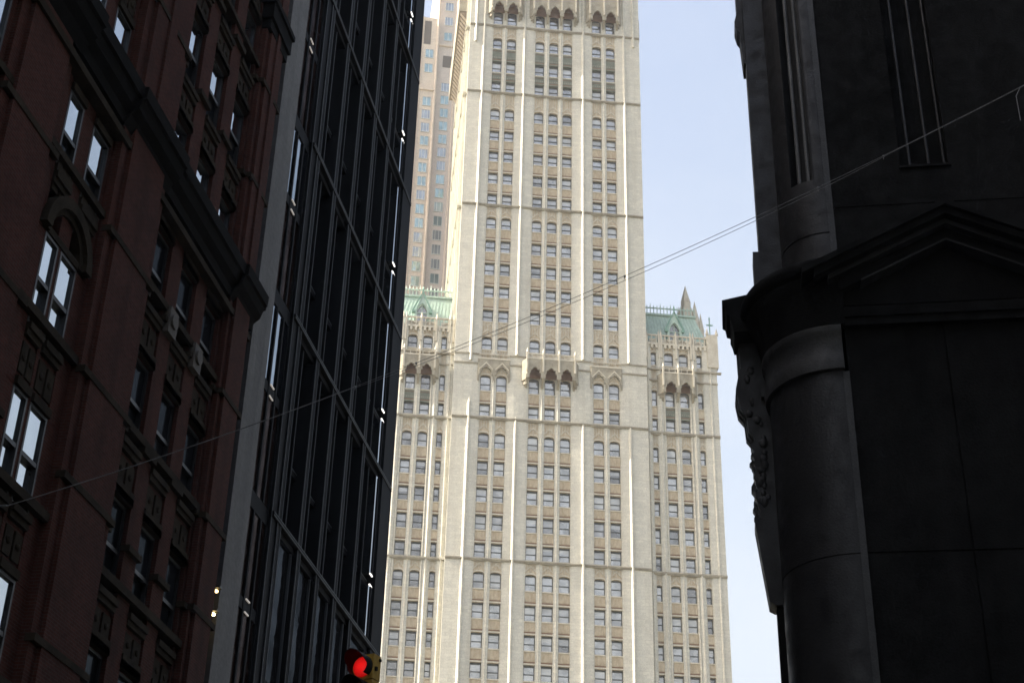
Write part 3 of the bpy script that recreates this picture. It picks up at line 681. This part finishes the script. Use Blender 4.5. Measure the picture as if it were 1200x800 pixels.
# recessed bay beside the concrete pier
for k in range(len(lev) - 1):
    z0, z1 = lev[k] + .05, lev[k + 1] - .5
    m = MB(); zm = z0 + (z1 - z0) * .55
    m.box(40.2, 42.3, -.42, -.16, z0, zm - .18, 3); m.box(40.2, 42.3, -.42, -.16, zm + .18, z1, 1 if k in (3, 4) else 3)
    m.box(40.2, 42.3, -.42, -.12, z1, z1 + .55, 0); m.box(40.2, 42.3, -.42, -.12, zm - .18, zm + .18, 0)
    for u in (40.3, 41.0, 41.7, 42.24): m.box(u - .06, u + .06, -.16, -.1, z0, z1, 0)
    o = m.build('window', [M['steel'], M['gX'], M['gY'], M['gR']], bl)
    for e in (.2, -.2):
        t = MB(); t.box(41.1, 41.45, -.12, -.08, zm + e - .02, zm + e + .02); t.build('sky_glint', M['tick2'], o)  # fainter sky glints, also made as glowing strips
m = MB(); m.box(38.62, 40.2, -1.6, .03, 0, HT, 0); m.build('concrete_pier', M['concrete'], bl)
m = MB()
for z in (12.5, 22.5, 31.4, 38.2): m.box(37.86, 38.62, -.4, -.1, z, z + .14)
m.build('tie_bracket', rough_mat('galvanised_metal', (.11, .11, .105), (.08, .08, .08), .5), bl)
m = MB(); m.box(38.5, 56.5, -22, .12, HT, HT + .6); m.build('roof_parapet', M['steel'], bl)

# two lamps in the gap between brick and concrete
for i, (z, lab) in enumerate(((16.62, 'small lit yellow wall lamp between brick and concrete, the upper one'), (15.95, 'small lit yellow wall lamp between brick and concrete, the lower brighter one'))):
    lp = thing('wall_lamp', lab, 'wall lamp', (-15, 38.1, z), R(90), 'lamps in the gap beside the concrete pier')
    m = MB(); m.box(-.1, .1, -.3, .25, .10, .15); m.box(-.04, .04, -.5, -.3, -.1, .15); m.build('bracket', M['bsash'], lp)
    m = MB(); m.blob((0, -.12, .03), .055, (1.2, 1, .8)); m.build('bulb', emit('warm_lamp', (1, .72, .3), 3 if i == 0 else 8), lp, 60)

# ================================================================== dark stone building on the right
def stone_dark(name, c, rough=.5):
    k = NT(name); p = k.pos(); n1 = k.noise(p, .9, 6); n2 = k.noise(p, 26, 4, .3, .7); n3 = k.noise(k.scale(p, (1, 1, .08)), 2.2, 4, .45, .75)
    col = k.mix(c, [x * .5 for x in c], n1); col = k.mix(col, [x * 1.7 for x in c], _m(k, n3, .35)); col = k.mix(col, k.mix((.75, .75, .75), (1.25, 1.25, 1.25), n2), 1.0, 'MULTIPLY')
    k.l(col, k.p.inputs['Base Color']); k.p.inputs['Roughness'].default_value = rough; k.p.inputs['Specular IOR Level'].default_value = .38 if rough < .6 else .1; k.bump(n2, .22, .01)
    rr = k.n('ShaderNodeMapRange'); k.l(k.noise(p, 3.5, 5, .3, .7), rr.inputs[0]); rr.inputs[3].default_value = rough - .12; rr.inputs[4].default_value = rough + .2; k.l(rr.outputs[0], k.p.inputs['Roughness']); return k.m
M['soot'] = stone_dark('sooty_granite', (.0145, .0145, .0144)); M['soot2'] = stone_dark('sooty_wall', (.0095, .0095, .0092), .85); M['soot3'] = stone_dark('paler_stone_edge', (.04, .04, .039))  # neck band and corner strip take a paler stone tone
M['bar'] = stone_dark('grey_window_bar', (.13, .13, .125))
PHI = R(2); rad = 1.25
uR = Vector((cos(PHI), sin(PHI), 0)); nR = Vector((sin(PHI), -cos(PHI), 0))
PR = Vector((1.62, 24.0, 0)); CEN = PR - nR * rad
rb = thing('stone_building', 'soot dark stone building with rounded corner, pediment and deep cornice at the right', 'stone building', CEN, PHI)
# local: x along the front, y back; arc centre at the origin, front face at w = rad
A1 = 108
def arc_pts(r, n=28, a0=0.0, a1=A1): return [(-r * sin(R(a0 + (a1 - a0) * i / n)), r * cos(R(a0 + (a1 - a0) * i / n))) for i in range(n + 1)]
def plan(off, depth=20.0, front=22.0, aend=A1):
    p = [(front, rad + off)] + arc_pts(rad + off, 28, 0, aend)
    e = p[-1]; t = R(aend); d = (sin(t - pi / 2), -cos(t - pi / 2)); 
    p.append((e[0] + d[0] * depth, e[1] + d[1] * depth)); return p
def sweep(mb, prof, mi=0, depth=20.0, front=22.0, aend=A1):
    rings = [plan(o, depth, front, aend) for o, z in prof]; b0 = len(mb.v); n = len(rings[0])
    for (o, z), rg in zip(prof, rings): mb.v += [(u, -w, z) for u, w in rg]
    for i in range(len(prof) - 1):
        for k in range(n - 1): mb.f.append([b0 + i * n + k, b0 + (i + 1) * n + k, b0 + (i + 1) * n + k + 1, b0 + i * n + k + 1]); mb.m.append(mi)
    for k in (0, n - 1): mb.f.append([b0 + i * n + k for i in range(len(prof))]); mb.m.append(mi)
def shaft(mb, r, z0, z1, a0=0, a1=A1, mi=0, inner=None):
    o = arc_pts(r, 28, a0, a1); i_ = arc_pts(inner or r - .5, 28, a0, a1); mb.prism_up(o + i_[::-1], z0, z1, mi)
HB = 44.0
m = MB()
g = .012; zz = [0, 3.2, 7.3, 11.3, 14.72]
for a, c in zip(zz[:-1], zz[1:]): shaft(m, rad, a + g, c - g); shaft(m, rad - .02, c - g, c + g)
m.build('corner_column', M['soot'], rb, 40)
m = MB(); sweep(m, [(-.1, 14.72), (.07, 14.74), (.09, 14.95), (.05, 15.05), (.05, 15.4), (.10, 15.46), (.10, 15.6), (-.1, 15.62)], depth=.15, front=.02); m.build('neck_band', M['soot3'], rb, 40)
prof = [(-.1, 15.6), (.08, 15.62), (.11, 15.80), (.14, 15.95), (.19, 16.12), (.26, 16.3), (.32, 16.42), (.33, 16.52), (.40, 16.58), (.43, 16.66), (.43, 16.76), (.38, 16.84), (.0, 17.1), (-.2, 17.1)]
m = MB(); sweep(m, prof, depth=.1, front=.1, aend=92)
m.build('cornice', M['soot2'], rb, 35)
# upper shaft with a slit window
ru = .86; UC = rad - ru
def ushaft(mb, r, z0, z1, a0, a1, mi=0):
    o = [(-r * sin(R(a0 + (a1 - a0) * i / 20)), UC + r * cos(R(a0 + (a1 - a0) * i / 20))) for i in range(21)]
    q = [(-(r - .45) * sin(R(a0 + (a1 - a0) * i / 20)), UC + (r - .45) * cos(R(a0 + (a1 - a0) * i / 20))) for i in range(21)]
    mb.prism_up(o + q[::-1], z0, z1, mi)
m = MB()
for (a0, a1) in ((0, 13), (46, 90)): ushaft(m, ru, 18.85, HB, a0, a1)
ushaft(m, ru, 16.9, 17.60, 0, 90); ushaft(m, ru - .02, 17.60, 17.64, 0, 90); ushaft(m, ru, 17.64, 18.85, 0, 90); ushaft(m, ru - .25, 18.85, HB, 13, 46)
m.build('upper_column', M['soot'], rb, 40)
for a in (22, 36):
    x, w = -(ru - .1) * sin(R(a)), UC + (ru - .1) * cos(R(a)); m = MB(); m.tube((x, -w, 18.8), (x, -w, HB), .04, 10); m.build('window_bar', M['bar'], rb, 40)
# front wall
m = MB()
fw = rad - .03
def fbox(u0, u1, w0, w1, z0, z1, mi=0): m.box(u0, u1, fw + w0, fw + w1, z0, z1, mi)
fbox(.1, 1.79, -.7, -.08, 0, 11.335); fbox(1.82, 22, -.7, -.08, 0, 11.335); fbox(.1, 1.79, -.7, -.08, 11.365, 15.65); fbox(1.82, 22, -.7, -.08, 11.365, 15.65); fbox(.1, 22, -.75, -.11, 0, 15.6)
fbox(.08, 22, -.7, 0.02, 15.655, 18.17)
fbox(.1, 1.42, -.7, -.02, 18.2, HB); fbox(2.3, 5.0, -.7, -.02, 18.2, HB); fbox(5.9, 22, -.7, -.02, 18.2, HB); fbox(1.42, 2.3, -.7, -.02, 18.2, 19.05); fbox(5.0, 5.9, -.7, -.02, 18.2, 19.05)
fbox(.1, 22, -.9, -.4, 17, HB)
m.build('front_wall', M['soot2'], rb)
for u in (1.42, 5.0):
    m = MB(); m.box(u - .03, u + .91, fw - .02, fw + .03, 19.0, 19.05); m.build('window_sill', M['soot2'], rb)
    for x in (.2, .55, .84):
        m = MB(); m.tube((u + x, -(fw - .2), 19.05), (u + x, -(fw - .2), HB), .03, 10); m.build('window_bar', M['soot'], rb, 40)
m = MB(); m.box(-.01, .10, fw - .3, fw + .035, 0, 14.7); m.box(-.01, .10, fw - .3, fw + .035, 17.0, HB); m.build('corner_strip', M['soot3'], rb)
m = MB(); m.box(.1, 22, fw - .02, fw + .03, 18.172, 18.2); m.build('string_course', M['soot2'], rb)
# pediment
m = MB(); pc, ph, pw, po = 1.98, 17.75, 2.6, .72
def rake(dz, th, w0, w1, mi):
    sl = .50; pw = 2.6 - dz * 1.75
    m.prism([(pc - pw, ph - pw * sl - dz - th), (pc, ph - dz - th), (pc + pw, ph - pw * sl - dz - th), (pc + pw, ph - pw * sl - dz), (pc, ph - dz), (pc - pw, ph - pw * sl - dz)], rad + w0, rad + w1, mi)
rake(0, .12, -.1, po, 0); rake(.123, .14, -.1, po - .08, 0); rake(.266, .1, -.1, po - .25, 1); rake(.37, .22, -.1, po - .42, 0); rake(.6, .04, -.1, po - .38, 1)
m.prism([(pc - pw + .3, ph - pw * .5 + .15 - .6), (pc + pw - .3, ph - pw * .5 + .15 - .6), (pc, ph - .6)], rad - .1, rad + .05, 0)
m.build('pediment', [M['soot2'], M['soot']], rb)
m = MB(); m.box(.05, 4.6, rad - .1, rad + .05, 15.6, 15.75, 0); m.box(.05, 4.6, rad - .1, rad + .1, 15.753, 15.95, 0); m.build('lintel', M['soot2'], rb)
# the carved bracket at the corner, seen in profile against the sky
def ap(u, z, w): # point seen at (u, z) on the plane of the front, moved back to depth w behind it
    f_ = (24 + w) / 24.0; wx = (1.62 + u) * f_; wz = 1.6 + (z - 1.6) * f_; d = Vector((wx, 24 + w, 0)) - CEN; return d.dot(uR), wz
D = 1.75
outl = [(-1.83, 15.62), (-1.82, 14.85), (-1.87, 14.62), (-1.9, 14.32), (-1.86, 14.05), (-1.76, 13.9), (-1.74, 13.6), (-1.67, 13.5), (-1.66, 12.2), (-1.62, 11.95), (-1.0, 11.95), (-1.0, 15.62)]
def jag(pts, lo, hi, step=.07, amp=.045):
    out = []
    for (p, q) in zip(pts[:-1], pts[1:]):
        n = max(1, int(abs(p[1] - q[1]) / step))
        for k in range(n):
            t = k / n; z = p[1] + (q[1] - p[1]) * t; j = random.uniform(-amp, amp * .6) if lo < z < hi and k else 0
            out.append((p[0] + (q[0] - p[0]) * t + j, z))
    return out + [pts[-1]]
m = MB()
for k_ in range(3):                                    # three leafy layers, each cut a little differently
    o2 = jag(outl[:10], 11.98, 13.62) + outl[10:]
    m.prism([ap(u + .02 * k_, z, D) for u, z in o2], rad - D - .5 + .17 * k_, rad - D - .345 + .17 * k_)
for k in range(26):
    z = random.uniform(12.1, 14.8); e = -1.72 if z > 13.9 else -1.56
    x, zz_ = ap(e + random.uniform(.0, .12), z, D); m.blob((x, -(rad - D) - .0, zz_), random.uniform(.04, .09), (random.uniform(.7, 1.2), .4, random.uniform(.8, 1.5)))
m.build('carved_bracket', M['soot'], rb, 50)
m = MB()
q = [ap(u, z, D) for u, z in ((-1.45, 14.35), (-1.15, 14.35), (-1.15, 14.2), (-1.45, 14.2))]; m.prism(q[::-1], rad - D, rad - D + .14, 0)
m.build('bracket_ledge', M['soot'], rb); m = MB()
q = [ap(u, z, D) for u, z in ((-1.69, 11.93), (-1.69, 11.85), (-1.53, 10.47), (-1.44, 10.42), (-1.2, 10.42), (-1.2, 11.93))]; m.prism(q, rad - D - .4, rad - D + .1, 0)
m.build('sloped_slab', M['soot'], rb)
m = MB(); q = [ap(u, z, D) for u, z in ((-1.42, 11.9), (-1.42, -.2), (-.8, -.2), (-.8, 11.9))]; m.prism(q, rad - D - .35, rad - D - .02); m.build('side_pilaster', M['soot2'], rb)
DU = .92
def flat(name, pts, d, th, mat):
    mm = MB(); mm.prism([ap(u, z, d) for u, z in pts], rad - d - th, rad - d); mm.build(name, mat, rb)
flat('plinth_block', ((-1.43, 17.28), (-1.43, 16.2), (-.8, 16.2), (-.8, 17.28)), DU - .03, .5, M['soot'])
flat('side_wall', ((-1.31, 41.0), (-1.31, 17.2), (-.8, 17.2), (-.8, 41.0)), DU, .5, M['soot'])
flat('upper_bracket', ((-1.43, 24.2), (-1.43, 23.1), (-1.49, 22.85), (-1.45, 22.65), (-1.40, 22.55), (-1.36, 21.75), (-1.1, 21.75), (-1.1, 24.2)), DU + .2, .5, M['soot'])
flat('side_cornice', ((-1.0, 16.42), (-1.42, 16.4), (-2.04, 16.27), (-2.04, 16.16), (-1.99, 16.12), (-1.97, 15.97), (-1.90, 15.94), (-1.91, 15.83), (-1.88, 15.74), (-1.85, 15.6), (-1.0, 15.6)), 1.3, .9, M['soot2'])
# body behind the front
m = MB(); t = R(A1); ex, ew = -.85 * sin(t), .85 * cos(t)
d = (sin(t - pi / 2), -cos(t - pi / 2))
m.prism_up([(22, rad - .78), (22, -20), (ex + d[0] * 20, ew + d[1] * 20), (ex, ew), (-.6, .3), (0, .45)][::-1], 0, HB - .05)
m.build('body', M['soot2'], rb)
m = MB(); sweep(m, [(-.3, HB), (.3, HB), (.5, HB + .3), (.5, HB + .6), (-.3, HB + .7)]); m.build('roof_cornice', M['soot2'], rb)

# ================================================================== unseen office block beside the camera, added to darken the street
nb = thing('street_shade_block', 'unseen dark stone office block added to darken the street, along the right pavement beside the viewer', 'office building', (1.95, 0, 0), R(-90))
m = MB(); m.box(-5.5, 40, -24, -.5, 0, 37.5); m.build('core', M['core'], nb)
for k in range(11):
    u = -5.5 + k * 4.4; m = MB(); m.box(u, u + 1.0, -.6, .02, 0, 37.4); m.build('pier', M['soot'], nb)
    if k == 10: break
    for f in range(9):
        z = 1.2 + f * 4.05; m = MB(); m.box(u + 1.0, u + 4.4, -.5, -.1, z + 2.7, z + 4.05); m.build('spandrel', M['soot'], nb)
        m = MB(); m.box(u + 1.0, u + 4.4, -.46, -.4, z, z + 2.7, 1); m.box(u + 2.64, u + 2.76, -.4, -.3, z, z + 2.7, 0); m.box(u + 1.0, u + 4.4, -.4, -.3, z + 1.3, z + 1.4, 0); m.build('window', [M['bsash'], M['gK']], nb)
m = MB(); m.box(-5.8, 40.3, -24, .5, 37.41, 38.4); m.build('cornice', M['soot2'], nb)

# ================================================================== traffic signal
M['yellow'] = rough_mat('yellow_enamel', (.36, .22, .03), (.26, .15, .02), .5, 4, .5)
M['tblack'] = rough_mat('black_visor', (.012, .012, .012), (.008, .008, .008), .6, 4, .5)
M['tblack'].node_tree.nodes['Principled BSDF'].inputs['Specular IOR Level'].default_value = .1
M['galv'] = rough_mat('grey_pole_paint', (.16, .17, .16), (.1, .1, .1), .5, 4, .5)
d = ray(418, 777); d = d * (12.6 / d.y); H = EYE + d
pole = Vector((-.75, H.y + .35, 0))
ts = thing('traffic_signal', 'yellow traffic signal with its red light lit, hanging in front of the black building', 'traffic signal', pole)
m = MB(); m.tube((0, 0, 0), (0, 0, H.z - .45), .085, 14); m.tube((0, 0, 0), (0, 0, .3), .16, 14); m.cone((0, 0, H.z - .45), .1, .12, 12); m.build('pole', M['galv'], ts, 40)
hub = H - pole
m = MB(); m.tube((0, 0, H.z - .5), (hub.x + .05, 0, H.z - .5), .05, 12); m.tube((hub.x + .05, 0, H.z - .5), (hub.x + .1, -.25, H.z - .5), .045, 10); m.build('mast_arm', M['galv'], ts, 40)
hd = bpy.data.objects.new('signal_head', None)
toc = Vector((-H.x, -H.y, 0)).normalized(); ang = math.atan2(toc.x, -toc.y) - R(32)     # local front (-y) turned left of the camera
fr = Vector((sin(ang), -cos(ang), 0))
LOC = hub - fr * .1
m = MB(); Wd = .36
def head_box(u0, u1, w0, w1, z0, z1, mi=0): m.box(u0, u1, w0, w1, z0, z1, mi)
for k in range(3): head_box(-Wd / 2, Wd / 2, -.2, 0, -.18 - .37 * k, .18 - .37 * k); head_box(-.06, .06, -.16, -.04, -.19 - .37 * k, -.18 - .37 * k)
head_box(Wd / 2, Wd / 2 + .03, -.08, -.04, -.06, .0, 1); head_box(Wd / 2, Wd / 2 + .025, -.18, -.14, .1, .14, 1)
hous = m.build('housing', [M['yellow'], M['tblack']], ts, bevel=.012); hous.location = LOC; hous.rotation_euler = (0, 0, ang); hous.scale = (.62, .62, .62)
k = NT('red_lens_lit'); lw = k.n('ShaderNodeTexVoronoi'); k.l(k.objc(), lw.inputs['Vector']); lw.inputs['Scale'].default_value = 90
k.p.inputs['Base Color'].default_value = (.25, .005, .005, 1); k.p.inputs['Emission Color'].default_value = (1, .012, .012, 1); gr = k.n('ShaderNodeVectorMath', operation='LENGTH'); k.l(k.objc(), gr.inputs[0]); er = k.n('ShaderNodeMapRange'); k.l(gr.outputs['Value'], er.inputs[0])
for i_, v_ in enumerate((.03, .16, .42, .10)): er.inputs[i_ + 1].default_value = v_
vm = k.n('ShaderNodeMath', operation='MULTIPLY'); vr = k.n('ShaderNodeMapRange'); k.l(lw.outputs[0], vr.inputs[0]); vr.inputs[1].default_value = 0; vr.inputs[2].default_value = .8; vr.inputs[3].default_value = 1.15; vr.inputs[4].default_value = .65
k.l(er.outputs[0], vm.inputs[0]); k.l(vr.outputs[0], vm.inputs[1]); k.l(vm.outputs[0], k.p.inputs['Emission Strength'])
k.p.inputs['Roughness'].default_value = .2; k.bump(lw.outputs[0], .3, .01); M['red'] = k.m
M['amber'] = rough_mat('unlit_amber_lens', (.12, .06, .005), (.1, .05, .005), .25); M['green'] = rough_mat('unlit_green_lens', (.004, .05, .03), (.004, .04, .025), .25)
for k_, mm in enumerate((M['red'], M['amber'], M['green'])):
    m = MB(); n = 20; r = .15; z = -.37 * k_
    for i in range(4):
        r0, r1 = r * cos(i * pi / 8), r * cos((i + 1) * pi / 8) if i < 3 else 0; d0, d1 = .05 * sin(i * pi / 8), .05 * sin((i + 1) * pi / 8)
        for j in range(n):
            a, c = 2 * pi * j / n, 2 * pi * (j + 1) / n
            pts = [(r0 * cos(a), -(.005 + d0), z + r0 * sin(a)), (r0 * cos(c), -(.005 + d0), z + r0 * sin(c)), (r1 * cos(c), -(.005 + d1), z + r1 * sin(c)), (r1 * cos(a), -(.005 + d1), z + r1 * sin(a))]
            m.face(pts if i < 3 else pts[:3])
    m.build('lens', mm, hous, 60)
    m = MB(); n = 22; r = .168
    for j in range(n):                                # cut-away tunnel visor
        a, c = R(-50 + 280 * j / n), R(-50 + 280 * (j + 1) / n)
        la, lc = .09 + .2 * max(0, sin(a)) ** .6 + .06, .09 + .2 * max(0, sin(c)) ** .6 + .06
        for rr, sg in ((r, 1), (r - .006, -1)):
            q = [(rr * cos(a), 0, z + rr * sin(a)), (rr * cos(c), 0, z + rr * sin(c)), (rr * cos(c), -lc, z + rr * sin(c)), (rr * cos(a), -la, z + rr * sin(a))]
            m.face(q[::sg])
        m.face([(r * cos(a), -la, z + r * sin(a)), (r * cos(c), -lc, z + r * sin(c)), ((r - .006) * cos(c), -lc, z + (r - .006) * sin(c)), ((r - .006) * cos(a), -la, z + (r - .006) * sin(a))])
    me_ = m.build('visor', M['tblack'], hous)
    for p in me_.data.polygons: p.use_smooth = False
bpy.data.objects.remove(hd)

# ================================================================== overhead cable
d0 = ray(8, 592); S = EYE + d0 * (14.55 / -d0.x)
d1 = ray(1215, 92); E_ = EYE + d1 * (22.7 / d1.y)
M['cable'] = rough_mat('grey_cable', (.20, .20, .20), (.12, .12, .12), .5, 5, .5)
cb = thing('overhead_cable', 'thin grey twin cable sagging across the street between the brick and stone buildings', 'cable', S)
SAG = .62
def cpt(t, dz=0): 
    p = S.lerp(E_, t) - S; p.z -= SAG * 4 * t * (1 - t) + dz; return p
def strand(f, r):
    m = MB(); N = 90; pr = None
    for i in range(N + 1):
        t = i / N; p = cpt(t, f(t))
        if pr is not None: m.tube(pr, p, r, 6)
        pr = p
    m.build('strand', M['cable'], cb, 50)
strand(lambda t: 0, .0055)
strand(lambda t: .085 * max(0, sin(min(1, max(0, (t - .36) / .5)) * pi)) ** .5 + .014, .005)
for t in (.36, .42, .62, .80, .86):
    m = MB(); p = cpt(t, .01); m.blob(tuple(p), .02, (1, 1, 1.4)); m.tube(tuple(p), (p.x, p.y, p.z - .07), .006, 6); m.build('clamp', M['cable'], cb)
m = MB(); p = cpt(.985); m.tube(tuple(p), (p.x - .1, p.y, p.z - .2), .007, 6); m.tube((p.x - .1, p.y, p.z - .2), (p.x - .1, p.y, p.z - .75), .007, 6); m.build('drop_wire', M['cable'], cb)
for nm, t in (('anchor', 0.0), ('anchor', 1.0)):
    m = MB(); p = cpt(t); e = Vector((-.5, 0, 0)) if t == 0 else Vector((0, 1.6, 0)); m.tube(tuple(p), tuple(p + e), .02, 8); m.build(nm, M['galv'], cb)

# ================================================================== light summer haze
b = MB(); b.box(-260, 260, -460, 60, -1.2, 262)
hz = bpy.data.materials.new('haze_air'); hz.use_nodes = True; hz.node_tree.nodes.clear()
ho = hz.node_tree.nodes.new('ShaderNodeOutputMaterial'); hv = hz.node_tree.nodes.new('ShaderNodeVolumePrincipled')
hv.inputs['Color'].default_value = (.93, .95, 1, 1); hv.inputs['Density'].default_value = .00024; hv.inputs['Anisotropy'].default_value = .3
hz.node_tree.links.new(hv.outputs[0], ho.inputs['Volume'])
o = b.build('haze', hz); o['kind'] = 'stuff'
